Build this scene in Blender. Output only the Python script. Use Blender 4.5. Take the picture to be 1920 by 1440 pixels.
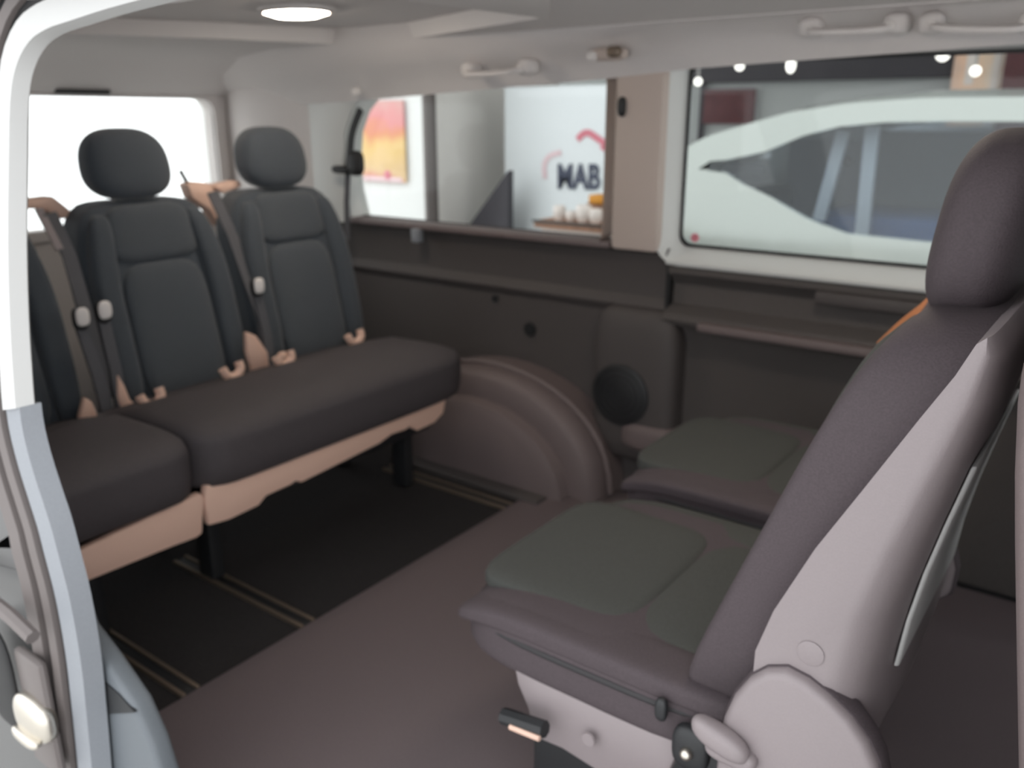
import bpy, bmesh, math, random
from mathutils import Vector, Matrix
random.seed(4)
for o in list(bpy.data.objects): bpy.data.objects.remove(o)
S = bpy.context.scene
COL = S.collection

# ------------------------------------------------------------------ camera, sky, exposure
F_PX, YAW, PITCH, CZ = 1597.0, math.radians(36.5), math.radians(17.4), 1.10
fw = Vector((-math.sin(YAW)*math.cos(PITCH), math.cos(YAW)*math.cos(PITCH), -math.sin(PITCH)))
rt = Vector((math.cos(YAW), math.sin(YAW), 0))
up = rt.cross(fw)
EYE = Vector((0, 0, CZ))
cd = bpy.data.cameras.new('camera'); cam = bpy.data.objects.new('camera', cd); COL.objects.link(cam)
cam.matrix_world = Matrix(((rt.x, up.x, -fw.x, 0), (rt.y, up.y, -fw.y, 0), (rt.z, up.z, -fw.z, CZ), (0, 0, 0, 1)))
cd.sensor_width = 36; cd.lens = 36*F_PX/1920; cd.clip_start = .02
cd.dof.use_dof = True; cd.dof.focus_distance = .62; cd.dof.aperture_fstop = 6.3
S.camera = cam
w = bpy.data.worlds.new('daylight'); S.world = w; w.use_nodes = True
w.node_tree.nodes['Background'].inputs[0].default_value = (.96, .98, 1, 1)
w.node_tree.nodes['Background'].inputs[1].default_value = 2.25
S.view_settings.view_transform = 'Standard'; S.view_settings.look = 'None'
S.view_settings.gamma = 1; S.view_settings.use_curve_mapping = False
S.view_settings.exposure = 0.0

def ray(px, py): return fw*F_PX + rt*(px-960) - up*(py-720)
def ony(px, py, y): d = ray(px, py); return EYE + d*(y/d.y)
def onx(px, py, x): d = ray(px, py); return EYE + d*(x/d.x)
def onz(px, py, z): d = ray(px, py); return EYE + d*((z-CZ)/d.z)

# ------------------------------------------------------------------ materials
def lin(c): return tuple((v/12.92 if v <= .04045 else ((v+.055)/1.055)**2.4) for v in c)
def mat(name, col, rough=.6, bump=0, scale=200, var=.0, metal=0, spec=.5, weave=False, emit=0, sheen=0):
    m = bpy.data.materials.new(name); m.use_nodes = True
    nt = m.node_tree; b = nt.nodes['Principled BSDF']; L = nt.links
    b.inputs['Base Color'].default_value = (*col, 1)
    b.inputs['Roughness'].default_value = rough
    b.inputs['Metallic'].default_value = metal
    b.inputs['Specular IOR Level'].default_value = spec
    if sheen: b.inputs['Sheen Weight'].default_value = sheen
    tc = nt.nodes.new('ShaderNodeTexCoord')
    n = nt.nodes.new('ShaderNodeTexNoise'); n.inputs['Scale'].default_value = scale; n.inputs['Detail'].default_value = 4
    L.new(tc.outputs['Object'], n.inputs['Vector'])
    if var:
        r = nt.nodes.new('ShaderNodeValToRGB')
        r.color_ramp.elements[0].position = .3; r.color_ramp.elements[1].position = .7
        r.color_ramp.elements[0].color = (*[c*(1-var) for c in col], 1)
        r.color_ramp.elements[1].color = (*[min(1, c*(1+var)) for c in col], 1)
        L.new(n.outputs['Fac'], r.inputs['Fac']); L.new(r.outputs['Color'], b.inputs['Base Color'])
    if bump:
        bp = nt.nodes.new('ShaderNodeBump'); bp.inputs['Strength'].default_value = bump; bp.inputs['Distance'].default_value = .002
        src = n.outputs['Fac']
        if weave:
            wv = nt.nodes.new('ShaderNodeTexChecker'); wv.inputs['Scale'].default_value = scale
            L.new(tc.outputs['Object'], wv.inputs['Vector'])
            ad = nt.nodes.new('ShaderNodeMath'); ad.operation = 'ADD'
            L.new(n.outputs['Fac'], ad.inputs[0]); L.new(wv.outputs['Fac'], ad.inputs[1]); src = ad.outputs[0]
        L.new(src, bp.inputs['Height']); L.new(bp.outputs['Normal'], b.inputs['Normal'])
    if emit:
        b.inputs['Emission Color'].default_value = (*col, 1); b.inputs['Emission Strength'].default_value = emit
    return m
def glass(name, tint, k=.08):
    m = bpy.data.materials.new(name); m.use_nodes = True; nt = m.node_tree; nt.nodes.clear()
    o = nt.nodes.new('ShaderNodeOutputMaterial'); t = nt.nodes.new('ShaderNodeBsdfTransparent'); g = nt.nodes.new('ShaderNodeBsdfGlossy')
    mx = nt.nodes.new('ShaderNodeMixShader'); t.inputs[0].default_value = (*tint, 1); g.inputs[1].default_value = .03
    mx.inputs[0].default_value = k
    nt.links.new(t.outputs[0], mx.inputs[1]); nt.links.new(g.outputs[0], mx.inputs[2]); nt.links.new(mx.outputs[0], o.inputs[0])
    return m
M = dict(
    seat=mat('charcoal_seat_fabric', (.052, .063, .077), .85, .5, 420, .18, weave=True, sheen=.25),
    seat_in=mat('charcoal_insert_fabric', (.062, .073, .086), .85, .6, 520, .2, weave=True, sheen=.25),
    cush=mat('black_seat_fabric', (.068, .058, .062), .7, .5, 420, .18, weave=True),
    fore=mat('grey_green_seat_fabric', (.060, .062, .057), .9, .5, 420, .15, weave=True),
    foreb=mat('mauve_grey_side_fabric', (.070, .054, .060), .8, .4, 420, .12, weave=True),
    piping=mat('piping', (.03, .028, .03), .7),
    shell=mat('light_mauve_grey_plastic', (.27, .232, .238), .42, .12, 500, .03),
    beige=mat('pinkish_beige_plastic', (.80, .54, .43), .5, .1, 500, .04),
    ceil=mat('grey_headliner_cloth', (.74, .70, .685), .95, .3, 600, .05),
    ceil_hi=mat('pale_grey_headliner_trim', (.80, .76, .74), .8, .1, 600, .03),
    pillar=mat('warm_grey_pillar_plastic', (.56, .47, .42), .6, .15, 500, .04),
    panel=mat('dark_brown_grey_side_panel', (.078, .068, .066), .65, .3, 500, .08),
    panel2=mat('charcoal_carpet_lining', (.095, .084, .080), .9, .6, 400, .15),
    arch=mat('wheel_arch_plastic', (.165, .13, .128), .6, .2, 500, .06),
    dark=mat('dark_plastic', (.02, .021, .023), .5, .2, 400),
    black=mat('black_rubber', (.012, .012, .013), .6),
    carpet=mat('black_carpet', (.024, .021, .021), .95, .9, 350, .45),
    mat_=mat('brown_grey_vinyl_mat', (.15, .12, .125), .75, .4, 300, .1),
    rail=mat('dull_brass_rail', (.22, .17, .13), .45, .1, 200, metal=.5),
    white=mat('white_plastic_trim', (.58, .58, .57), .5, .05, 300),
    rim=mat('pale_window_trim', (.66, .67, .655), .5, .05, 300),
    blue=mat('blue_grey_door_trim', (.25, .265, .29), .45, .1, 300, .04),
    blue2=mat('slate_entry_trim', (.125, .14, .155), .5, .1, 300, .04),
    paint=mat('dark_body_paint', (.10, .10, .10), .35, 0),
    paint2=mat('taupe_body_paint', (.15, .13, .125), .5, 0),
    chrome=mat('bright_metal', (.66, .62, .55), .32, metal=1),
    metal=mat('grey_metal', (.35, .34, .33), .4, metal=.8),
    belt=mat('grey_belt_webbing', (.10, .10, .11), .8, .5, 600, .1),
    amber=mat('amber_glow_tone', (.32, .12, .045), .7, .3, 400, .1),
    red=mat('red_plastic', (.6, .03, .03), .4),
    tile=mat('showroom_floor_tile', (.68, .67, .65), .35, .05, 4, .06),
    wallw=mat('white_painted_wall', (.74, .75, .74), .8, .1, 60, .02),
    wallg=mat('grey_painted_wall', (.42, .44, .44), .8, .1, 60, .03),
    wallt=mat('taupe_partition', (.66, .63, .60), .8, .1, 60, .04),
    board=mat('white_board', (.70, .74, .76), .5, .02, 60, .01),
    darkb=mat('dark_beam', (.045, .042, .05), .7),
    dred=mat('dark_red_panel', (.09, .025, .03), .6, 0, 20, .2),
    pink=mat('pale_pink_print', (.72, .55, .58), .6),
    redp=mat('red_print', (.62, .20, .25), .6),
    ink=mat('dark_blue_ink', (.06, .07, .11), .6),
    car=mat('silver_green_car_paint', (.46, .50, .475), .25, 0, metal=.15),
    tyre=mat('tyre', (.02, .02, .02), .8),
    carglass=glass('smoked_car_glass', (.80, .84, .88), .035),
    cglass=mat('car_interior_grey', (.23, .25, .27), .8),
    cblue=mat('navy_car_seat', (.04, .10, .24), .8, .2, 200, .2),
    glass=glass('window_glass', (.96, .97, .96), .012),
    lamp=mat('warm_lamp_lens', (1, .88, .74), .4, emit=38),
    spot=mat('spotlight_lens', (1, .98, .93), .4, emit=2.2),
    wood=mat('brown_board', (.30, .16, .10), .7, .2, 30, .25),
    orange=mat('orange_card', (.62, .27, .03), .6), yellow=mat('yellow_plastic', (.80, .52, .03), .5),
    cream=mat('cream_ceramic', (.72, .66, .62), .4))
def poster_mat(name, stops, axis, lo, hi, rot=0):
    m = bpy.data.materials.new(name); m.use_nodes = True; nt = m.node_tree; b = nt.nodes['Principled BSDF']; L = nt.links
    tc = nt.nodes.new('ShaderNodeTexCoord'); sp = nt.nodes.new('ShaderNodeSeparateXYZ'); L.new(tc.outputs['Object'], sp.inputs[0])
    n = nt.nodes.new('ShaderNodeTexNoise'); n.inputs['Scale'].default_value = 7; L.new(tc.outputs['Object'], n.inputs['Vector'])
    mr = nt.nodes.new('ShaderNodeMapRange'); mr.inputs[1].default_value = lo; mr.inputs[2].default_value = hi
    L.new(sp.outputs[axis], mr.inputs[0])
    a = nt.nodes.new('ShaderNodeMath'); a.operation = 'MULTIPLY_ADD'; a.inputs[1].default_value = .5; L.new(n.outputs['Fac'], a.inputs[0]); L.new(mr.outputs[0], a.inputs[2])
    s = nt.nodes.new('ShaderNodeMath'); s.operation = 'SUBTRACT'; s.inputs[1].default_value = .25; L.new(a.outputs[0], s.inputs[0])
    r = nt.nodes.new('ShaderNodeValToRGB'); L.new(s.outputs[0], r.inputs[0])
    e = r.color_ramp.elements
    while len(e) < len(stops): e.new(.5)
    for i, (p, c) in enumerate(stops): e[i].position = p; e[i].color = (*c, 1)
    L.new(r.outputs[0], b.inputs['Base Color']); b.inputs['Roughness'].default_value = .5
    return m

# ------------------------------------------------------------------ helpers
def meta(o, label=None, cat=None, group=None, kind=None):
    if label: o['label'] = label
    if cat: o['category'] = cat
    if group: o['group'] = group
    if kind: o['kind'] = kind
    return o
def org(parent):
    v = Vector((0, 0, 0))
    while parent is not None: v += parent.location; parent = parent.parent
    return v
def thing(name, loc, label, cat, group=None):
    o = bpy.data.objects.new(name, None); COL.objects.link(o); o.location = Vector(loc); o.empty_display_size = .05
    return meta(o, label, cat, group)
def mk(name, V, Fc, m, parent=None, smooth=40, bevel=0, seg=2, label=None):
    og = org(parent)
    bm = bmesh.new(); vs = [bm.verts.new(Vector(v)-og) for v in V]
    for f in Fc:
        try: bm.faces.new([vs[i] for i in f])
        except ValueError: pass
    bmesh.ops.recalc_face_normals(bm, faces=bm.faces)
    if bevel:
        ed = [e for e in bm.edges if len(e.link_faces) == 2 and e.calc_face_angle(0) > .6]
        bmesh.ops.bevel(bm, geom=ed, offset=bevel, segments=seg, profile=.5, affect='EDGES', clamp_overlap=True)
    me = bpy.data.meshes.new(name); bm.to_mesh(me); bm.free()
    me.materials.append(M[m] if isinstance(m, str) else m)
    if smooth:
        for p in me.polygons: p.use_smooth = True
        me.set_sharp_from_angle(angle=math.radians(smooth))
    o = bpy.data.objects.new(name, me); COL.objects.link(o)
    if parent is not None: o.parent = parent
    if label: o['label'] = label
    return o
def box(name, a, b, m, parent=None, bevel=.004, seg=2, **k):
    (x0, y0, z0), (x1, y1, z1) = a, b
    V = [(x, y, z) for x in (x0, x1) for y in (y0, y1) for z in (z0, z1)]
    Fc = [(0, 1, 3, 2), (4, 6, 7, 5), (0, 4, 5, 1), (2, 3, 7, 6), (0, 2, 6, 4), (1, 5, 7, 3)]
    return mk(name, V, Fc, m, parent, bevel=bevel, seg=seg, **k)
def loft(name, secs, m, parent=None, caps=True, closed=False, **k):
    n = len(secs[0]); V = [p for s in secs for p in s]; Fc = []
    R = len(secs)
    for i in range(R if closed else R-1):
        for j in range(n):
            a = i*n+j; b = i*n+(j+1) % n; c = ((i+1) % R)*n+(j+1) % n; d = ((i+1) % R)*n+j
            Fc.append((a, b, c, d))
    if caps and not closed: Fc.append(tuple(range(n))); Fc.append(tuple(range((R-1)*n, R*n)))
    return mk(name, V, Fc, m, parent, **k)
def prism(name, pts, d, m, parent=None, **k):          # closed outline of 3D points pushed along d
    d = Vector(d); return loft(name, [[Vector(p) for p in pts], [Vector(p)+d for p in pts]], m, parent, **k)
def pxz(pts, y): return [Vector((x, y, z)) for x, z in pts]
def pillow(name, c, half, m, parent=None, e=5, n=12, warp=None, **k):
    V = []; idx = {}; Fc = []
    def vid(q):
        key = tuple(round(t, 5) for t in q)
        if key not in idx:
            s = 1/(sum(abs(t)**e for t in q)**(1/e))
            p = [q[i]*s for i in range(3)]
            v = Vector((p[0]*half[0], p[1]*half[1], p[2]*half[2]))
            if warp: v = Vector(warp(v, p))
            idx[key] = len(V); V.append(Vector(c)+v)
        return idx[key]
    g = [math.tan((i/n*2-1)*math.pi/4) for i in range(n+1)]
    for ax in range(3):
        for s in (-1, 1):
            for i in range(n):
                for j in range(n):
                    q = []
                    for (a, b) in ((g[i], g[j]), (g[i+1], g[j]), (g[i+1], g[j+1]), (g[i], g[j+1])):
                        t = [0, 0, 0]; t[ax] = s; t[(ax+1) % 3] = a; t[(ax+2) % 3] = b; q.append(vid(t))
                    Fc.append(q)
    k.setdefault('smooth', 80)
    return mk(name, V, Fc, m, parent, **k)
def smoothpath(pts, sub=6, closed=False):
    P = [Vector(p) for p in pts]; n = len(P); out = []
    rng = range(n if closed else n-1)
    for i in rng:
        p0 = P[(i-1) % n] if closed or i > 0 else P[i]; p1 = P[i]; p2 = P[(i+1) % n]; p3 = P[(i+2) % n] if closed or i+2 < n else p2
        for s in range(sub):
            t = s/sub
            out.append(.5*((2*p1)+(p2-p0)*t+(2*p0-5*p1+4*p2-p3)*t*t+(3*p1-p0-3*p2+p3)*t**3))
    if not closed: out.append(P[-1])
    return out
def tube(name, pts, r, m, parent=None, seg=8, flat=None, closed=False, **k):
    """round tube, or a flat strap when flat=(normal, half width, half thickness)"""
    P = [Vector(p) for p in pts]; secs = []
    for i, p in enumerate(P):
        t = (P[min(i+1, len(P)-1)]-P[max(i-1, 0)]).normalized()
        if closed: t = (P[(i+1) % len(P)]-P[i-1]).normalized()
        if flat:
            nn, hw, ht = flat; nn = Vector(nn); nn = (nn - t*nn.dot(t)).normalized(); s = t.cross(nn)
            secs.append([p+s*hw+nn*ht, p-s*hw+nn*ht, p-s*hw-nn*ht, p+s*hw-nn*ht])
        else:
            u = t.orthogonal().normalized() if i == 0 else (U - t*U.dot(t)).normalized(); U = u
            v = t.cross(u); rr = r[i] if isinstance(r, (list, tuple)) else r
            secs.append([p+(u*math.cos(a)+v*math.sin(a))*rr for a in [2*math.pi*q/seg for q in range(seg)]])
    return loft(name, secs, m, parent, closed=closed, **k)
def disc(name, c, ax, r, h, m, parent=None, seg=28, **k):
    ax = Vector(ax).normalized(); u = ax.orthogonal().normalized(); v = ax.cross(u); c = Vector(c)
    ring = lambda q, rr: [c+ax*q+(u*math.cos(a)+v*math.sin(a))*rr for a in [2*math.pi*i/seg for i in range(seg)]]
    return loft(name, [ring(0, r), ring(h*.7, r), ring(h, r*.93)], m, parent, **k)
def rrect(cx, cz, hx, hz, r, n=6):
    o = []
    for sx, sz, a0 in ((1, 1, 0), (-1, 1, 90), (-1, -1, 180), (1, -1, 270)):
        for i in range(n+1):
            a = math.radians(a0+90*i/n); o.append((cx+sx*(hx-r)+r*math.cos(a), cz+sz*(hz-r)+r*math.sin(a)))
    return o
def frame_ring(name, inner, outer, fn, d, m, parent=None, **k):
    """closed frame between two 2-D loops of equal length; fn maps 2-D to 3-D, d = thickness vector"""
    d = Vector(d); secs = []
    for i in range(len(inner)):
        a, b = fn(*inner[i]), fn(*outer[i]); secs.append([a, b, b+d, a+d])
    return loft(name, secs, m, parent, closed=True, **k)
def out_rect(loop, x0, x1, z0, z1):
    cx = sum(p[0] for p in loop)/len(loop); cz = sum(p[1] for p in loop)/len(loop); o = []
    for (x, z) in loop:
        dx, dz = x-cx, z-cz; t = 1e9
        if dx: t = min(t, ((x1 if dx > 0 else x0)-cx)/dx)
        if dz: t = min(t, ((z1 if dz > 0 else z0)-cz)/dz)
        o.append((cx+dx*t, cz+dz*t))
    for (X, Z) in ((x0, z0), (x0, z1), (x1, z0), (x1, z1)):     # pull nearest sample onto each corner
        j = min(range(len(o)), key=lambda i: (o[i][0]-X)**2+(o[i][1]-Z)**2); o[j] = (X, Z)
    return o
def struct(o, **k): o['kind'] = 'structure'; return o
def sroot(name):
    o = bpy.data.objects.new(name, None); COL.objects.link(o); o['kind'] = 'structure'; return o

YW = 2.14            # inner face of the van's far side at the window sill
# ================================================================== THE PLACE AROUND THE VAN
g = box('ground', (-9, -4, -.55), (7, 12, -.5), 'tile', bevel=0); struct(g)
wb = sroot('wall_back')
box('wall_face', (-9, 9, -.5), (7, 9.15, 3), 'wallg', wb, bevel=0)
a = ony(1283, 125, 8.9); b = ony(1552, 150, 8.9)
box('dark_fascia', (a.x-.8, 8.84, b.z), (4.5, 9.0, b.z+.75), 'darkb', wb, label='dark fascia band along the grey wall')
box('pale_upper_wall', (-9, 8.9, 2.2), (7, 9.0, 3), 'wallw', wb)
ro = box('roof_slab', (-9, 2.95, 3.0), (7, 9.15, 3.1), 'wallw', bevel=0); ro.name = 'ceiling_hall'; struct(ro)
# partition with poster, post, taupe return wall
p0 = ony(640, 300, 4.15); p1 = ony(800, 300, 4.15)
wp = sroot('wall_partition')
box('wall_face', (p0.x-1.6, 4.15, -.5), (p1.x, 4.23, 2.4), 'wallw', wp, bevel=0)
box('post', (p1.x-.002, 4.12, -.5), (p1.x+.022, 4.24, 2.4), 'paint2', wp)
q1 = ony(950, 300, 6.3)
prism('return_wall', [(p1.x+.045, 4.2, -.5), (q1.x+.5, 6.3, -.5), (q1.x+.5, 6.38, -.5), (p1.x+.02, 4.28, -.5)], (0, 0, 2.9), 'wallt', wp, label='taupe return wall')
# poster
c0, c1 = ony(681, 338, 4.13), ony(757, 188, 4.13)
pm = poster_mat('poster_print', [(0, (.66, .30, .25)), (.12, (.70, .50, .28)), (.45, (.72, .50, .20)), (.62, (.66, .27, .14)), (.8, (.66, .26, .26)), (1, (.62, .34, .32))], 'Z', 0, c1.z-c0.z)
ps = thing('wall_poster', ((c0.x+c1.x)/2, 4.135, c0.z), 'red and yellow poster on the white partition beyond the rear side window', 'poster')
box('poster_sheet', (c0.x, 4.12, c0.z), (c1.x, 4.135, c1.z), pm, ps, bevel=.001)
dd = ony(727, 331, 4.12); disc('red_seal', (dd.x, 4.12, dd.z+.01), (0, -1, 0), .03, .004, 'redp', ps)
box('pale_strip', (c0.x+.01, 4.117, c0.z+.004), (c1.x-.03, 4.12, c0.z+.03), 'pink', ps, bevel=0)
# dark sloping ramp in front of the return wall
t0, t1 = ony(872, 432, 4.5), ony(948, 325, 4.5)
rp = prism('stair_flank', [(t0.x, 4.5, t0.z), t1, (t1.x+.02, 4.5, t1.z+.02), (t1.x+.02, 4.5, -.5), (t0.x, 4.5, -.5)], (0, .06, 0), 'darkb', bevel=.006)
meta(rp, 'dark sloping stair flank between taupe wall and white logo board', 'stairs')
# logo board
B = 5.0
b0, b1 = ony(946, 440, 4.75), ony(1150, 158, 4.75)
lb = thing('logo_board', ((b0.x+b1.x)/2, 4.8, -.5), 'white display board with red roof line logo and dark letters', 'sign')
box('board', (b0.x, 4.75, -.5), (b1.x+.04, 4.85, b1.z), 'board', lb, bevel=.008)
def ribbon(nm, pix, w0, m, par, yy=4.745):
    P = smoothpath([ony(x, y, yy) for x, y in pix], 5)
    return tube(nm, P, 0, m, par, flat=((0, -1, 0), w0, .003), smooth=0)
ribbon('logo_line', [(1022, 335), (1021, 308), (1032, 292), (1052, 286)], .017, 'pink', lb)
ribbon('logo_line', [(1083, 262), (1092, 252), (1103, 249), (1118, 258), (1135, 270), (1152, 279)], .02, 'redp', lb)
ribbon('logo_line', [(1128, 272), (1142, 281), (1152, 286)], .022, 'redp', lb)
ribbon('logo_line', [(1138, 322), (1146, 325), (1152, 326)], .018, 'redp', lb)
def letters(txt, c, h, m, par, nm, ang=0):
    cu = bpy.data.curves.new('t', 'FONT'); cu.body = txt; cu.size = h; cu.extrude = .003; cu.offset = .006; cu.space_character = 1.02
    cu.align_x = 'LEFT'; tmp = bpy.data.objects.new('t', cu); COL.objects.link(tmp)
    bpy.context.view_layer.update()
    me = bpy.data.meshes.new_from_object(tmp.evaluated_get(bpy.context.evaluated_depsgraph_get())); bpy.data.objects.remove(tmp)
    me.transform(Matrix.Translation(Vector(c)-org(par)) @ Matrix.Diagonal((.74, 1, 1, 1)) @ Matrix.Rotation(math.radians(ang), 4, 'Y') @ Matrix.Rotation(math.pi/2, 4, 'X'))
    me.materials.clear(); me.materials.append(M[m]); o = bpy.data.objects.new(nm, me); COL.objects.link(o); o.parent = par; return o
lc = ony(1044, 352, 4.74)
letters('MAB', lc, .215, 'ink', lb, 'lettering', -1)
# display counter with small things
k0, k1 = ony(1000, 412, 3.70), ony(1165, 440, 3.70)
dc = thing('display_counter', (k1.x, 3.85, -.5), 'brown topped display counter in front of the logo board', 'counter')
box('counter_top', (k0.x, 3.7, k0.z-.04), (k1.x+.15, 4.02, k0.z), 'wood', dc, bevel=.01)
box('cabinet_body', (k0.x+.03, 3.73, -.5), (k1.x+.12, 4.0, k0.z-.04), 'cream', dc)
box('edge_band', (k0.x-.005, 3.692, k0.z-.012), (k1.x+.155, 3.70, k0.z+.003), 'dark', dc, bevel=.001)
kz = k0.z
def at4(px): return ony(px, 412, 3.86).x
o = box('carton', (at4(1097), 3.86, kz), (at4(1140), 3.98, kz+.085), 'wood', bevel=.006); meta(o, 'brown carton at the back of the display counter', 'box')
o = box('carton', (at4(1104), 3.85, kz+.086), (at4(1134), 3.95, kz+.13), 'orange', bevel=.006); meta(o, 'orange carton on top of the brown carton', 'box')
o = pillow('helmet', (at4(1146)+.028, 3.88, kz+.107), (.050, .055, .048), 'yellow', e=2.4, n=8); meta(o, 'yellow rounded helmet beside the orange carton', 'helmet')
h2 = box('helmet_stand', (at4(1146)+.008, 3.85, kz), (at4(1146)+.06, 3.92, kz+.058), 'dark'); meta(h2, 'dark little stand under the yellow helmet', 'stand')
for i, (px, r_, h_, lab) in enumerate([(1072, .033, .075, 'round cream mug leftmost on the display counter'), (1094, .03, .05, 'low cream mug second from the left on the counter'), (1118, .042, .085, 'tall cream pot third from the left on the counter'), (1140, .036, .07, 'cream pot rightmost on the display counter')]):
    x = at4(px)-.02; z = kz
    ring = lambda zz, rr: [(x+rr*math.cos(t*math.pi/8), 3.77+rr*math.sin(t*math.pi/8), zz) for t in range(16)]
    o = loft('ceramic_pot', [ring(z, r_*.7), ring(z+h_*.3, r_), ring(z+h_*.8, r_), ring(z+h_, r_*.85), ring(z+h_*.7, r_*.8)], 'cream'); meta(o, lab, 'pot', 'cream pots on the display counter')

# far wall pieces seen above the parked car
a, b = ony(1318, 232, 8.95), ony(1417, 166, 8.95)
o = thing('wall_panel_picture', ((a.x+b.x)/2, 8.97, a.z), 'dark red panel hanging on the far grey wall left of the car roof', 'panel')
box('picture_sheet', (a.x, 8.93, a.z), (b.x, 8.98, b.z), 'dred', o); box('picture_frame', (a.x-.05, 8.94, a.z-.3), (a.x, 8.98, b.z+.08), 'darkb', o)
a, b = ony(1776, 215, 8.8), ony(1892, 80, 8.8)
om = poster_mat('glow_poster', [(0, (.55, .42, .36)), (.3, (.78, .52, .38)), (.55, (.85, .62, .45)), (.8, (.8, .72, .62)), (1, (.7, .55, .45))], 'X', -.3, .3)
o = thing('banner', ((a.x+b.x)/2, 8.75, a.z), 'orange and cream banner on the far wall above the car roof', 'banner')
box('banner_sheet', (a.x, 8.76, a.z-.1), (b.x, 8.80, b.z), om, o); box('pale_stripe', (b.x-.09, 8.75, a.z-.1), (b.x-.03, 8.76, b.z), 'cream', o, bevel=0)
box('pale_stripe', (ony(1815, 100, 8.75).x, 8.75, a.z+.25), (ony(1832, 100, 8.75).x, 8.76, b.z), 'cream', o, bevel=0)
box('hanging_rod', (a.x, 8.755, b.z-.01), (b.x, 8.80, b.z+.03), 'dark', o)
o = box('dark_pier', (b.x+.02, 8.6, -.5), (b.x+.55, 8.84, 3), 'dred', bevel=0); o.name = 'trim_1'; struct(o)
for i, (px, py, r_, lab) in enumerate([(1309, 153, .038, 'lowest small spotlight at the left end of the dark fascia'), (1387, 124, .042, 'second spotlight from the left on the dark fascia'), (1483, 122, .042, 'tall white spotlight third from the left on the dark fascia'), (1768, 102, .055, 'bright spotlight left of the orange banner'), (1829, 133, .042, 'small spotlight in front of the orange banner')]):
    p = ony(px, py, 8.5); t = thing('spotlight', p, lab, 'spotlight', 'spotlights on the far wall')
    pillow('bulb', p, (r_, r_, r_*(1.7 if i == 2 else 1)), 'spot', t, e=2, n=6)
    tube('bracket', [p+Vector((0, .0, r_*.9)), p+Vector((0, .0, r_+.12)), p+Vector((0, .36 if i < 4 else .24, r_+.14))], .012, 'metal', t, seg=6)

# ------------------------------------------------------------------ parked car (nose to the left)
Y0 = 4.2; YC = 5.1
car = thing('parked_car', (-.2, YC, -.5), 'silver green parked car seen through the front side window', 'car')
TOP = [(-2.62, .30), (-2.56, .50), (-2.42, .68), (-2.28, .80), (-2.14, .91), (-1.98, 1.0), (-1.85, 1.04), (-1.57, 1.12), (-1.27, 1.165), (-.95, 1.185), (-.5, 1.185), (.2, 1.17), (.9, 1.12), (1.35, 1.0), (1.6, .72), (1.72, .3)]
GU = [(-1.93, .875), (-1.83, .885), (-1.64, .93), (-1.46, 1.01), (-1.29, 1.055), (-1.08, 1.075), (-.8, 1.08), (-.49, 1.08), (.2, 1.07), (.8, 1.03), (1.15, .9)]
GL = [(-1.97, .835), (-1.83, .825), (-1.71, .765), (-1.56, .71), (-1.33, .615), (-1.15, .57), (-.81, .56), (-.4, .565), (.2, .59), (.8, .64), (1.15, .72)]
def lerp_at(L, x):
    for (a, b), (c, d) in zip(L, L[1:]):
        if a <= x <= c: return b+(d-b)*(x-a)/(c-a)
    return L[0][1] if x < L[0][0] else L[-1][1]
xs = sorted(set([round(-2.62+i*.07, 3) for i in range(62)]+[x for x, _ in GU]+[1.72]))
def yn(z): return Y0 + max(0, z-.5)*.30 - .06*max(0, 1-((z-.2)/.5)**2) + .06
# near side skin above and below the glass, roof, far side: each a lofted strip
def side_strip(nm, up_, lo_, m, xr, n=6, mirror=False, th=.02):
    secs = []
    for x in xr:
        zu, zl = up_(x), lo_(x); s = []
        for i in range(n+1):
            z = zl+(zu-zl)*i/n; y = yn(z); y = y if not mirror else 2*YC-y; s.append(Vector((x, y, z)))
        for i in range(n, -1, -1):
            z = zl+(zu-zl)*i/n; y = yn(z)+th; y = y if not mirror else 2*YC-y; s.append(Vector((x, y, z)))
        secs.append(s)
    return loft(nm, secs, m, car)
gx = [x for x in xs if GU[0][0] <= x <= GU[-1][0]]
def body_bottom(x):
    for cx in (-1.85, .95):
        if abs(x-cx) < .40: return -.18+math.sqrt(max(0, .40**2-(x-cx)**2))*1.0
    return -.22
belt = lambda x: lerp_at(GL, x) if GU[0][0] <= x <= GU[-1][0] else (max(min(.835, lerp_at(TOP, x)-.005), -.1) if x < 0 else min(lerp_at(TOP, x)-.01, .74))
for mir in (False, True):
    side_strip('side_panel', belt, body_bottom, 'car', xs, 8, mir)
    side_strip('roof_rail', lambda x: lerp_at(TOP, x), lambda x: lerp_at(GU, x) if x >= GU[0][0] else belt(x), 'car', [x for x in xs if -2.14 <= x <= 1.6], 4, mir)
    side_strip('side_glass', lambda x: lerp_at(GU, x)+.005, lambda x: lerp_at(GL, x)-.005, 'carglass', gx, 4, mir, .006)
secs = []
for x in xs:
    z = lerp_at(TOP, x); ya = yn(z); s = []
    for i in range(9):
        t = i/8; s.append(Vector((x, ya+(2*YC-2*ya)*t, z+.05*math.sin(math.pi*t))))
    s += [Vector((p.x, p.y, p.z-.02)) for p in reversed(s)]
    secs.append(s)
loft('roof_and_hood', secs, 'car', car)
GLs = lambda px0, py0, px1, py1, yy, wd, nm, m: tube(nm, [ony(px0, py0, yy), ony(px1, py1, yy)], 0, m, car, flat=((0, -1, 0), wd, .02))
GLs(1582, 246, 1536, 412, 4.62, .030, 'inner_pillar', 'rim'); GLs(1637, 236, 1616, 440, 4.62, .032, 'inner_pillar', 'rim')
box('far_lining', (-2.0, 5.78, .2), (1.3, 5.86, 1.02), 'cglass', car)
o = ony(1520, 400, 4.7); box('rear_bench', (o.x, 4.7, .0), (1.2, 5.4, ony(1640, 406, 4.7).z), 'cblue', car, bevel=.03)
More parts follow.
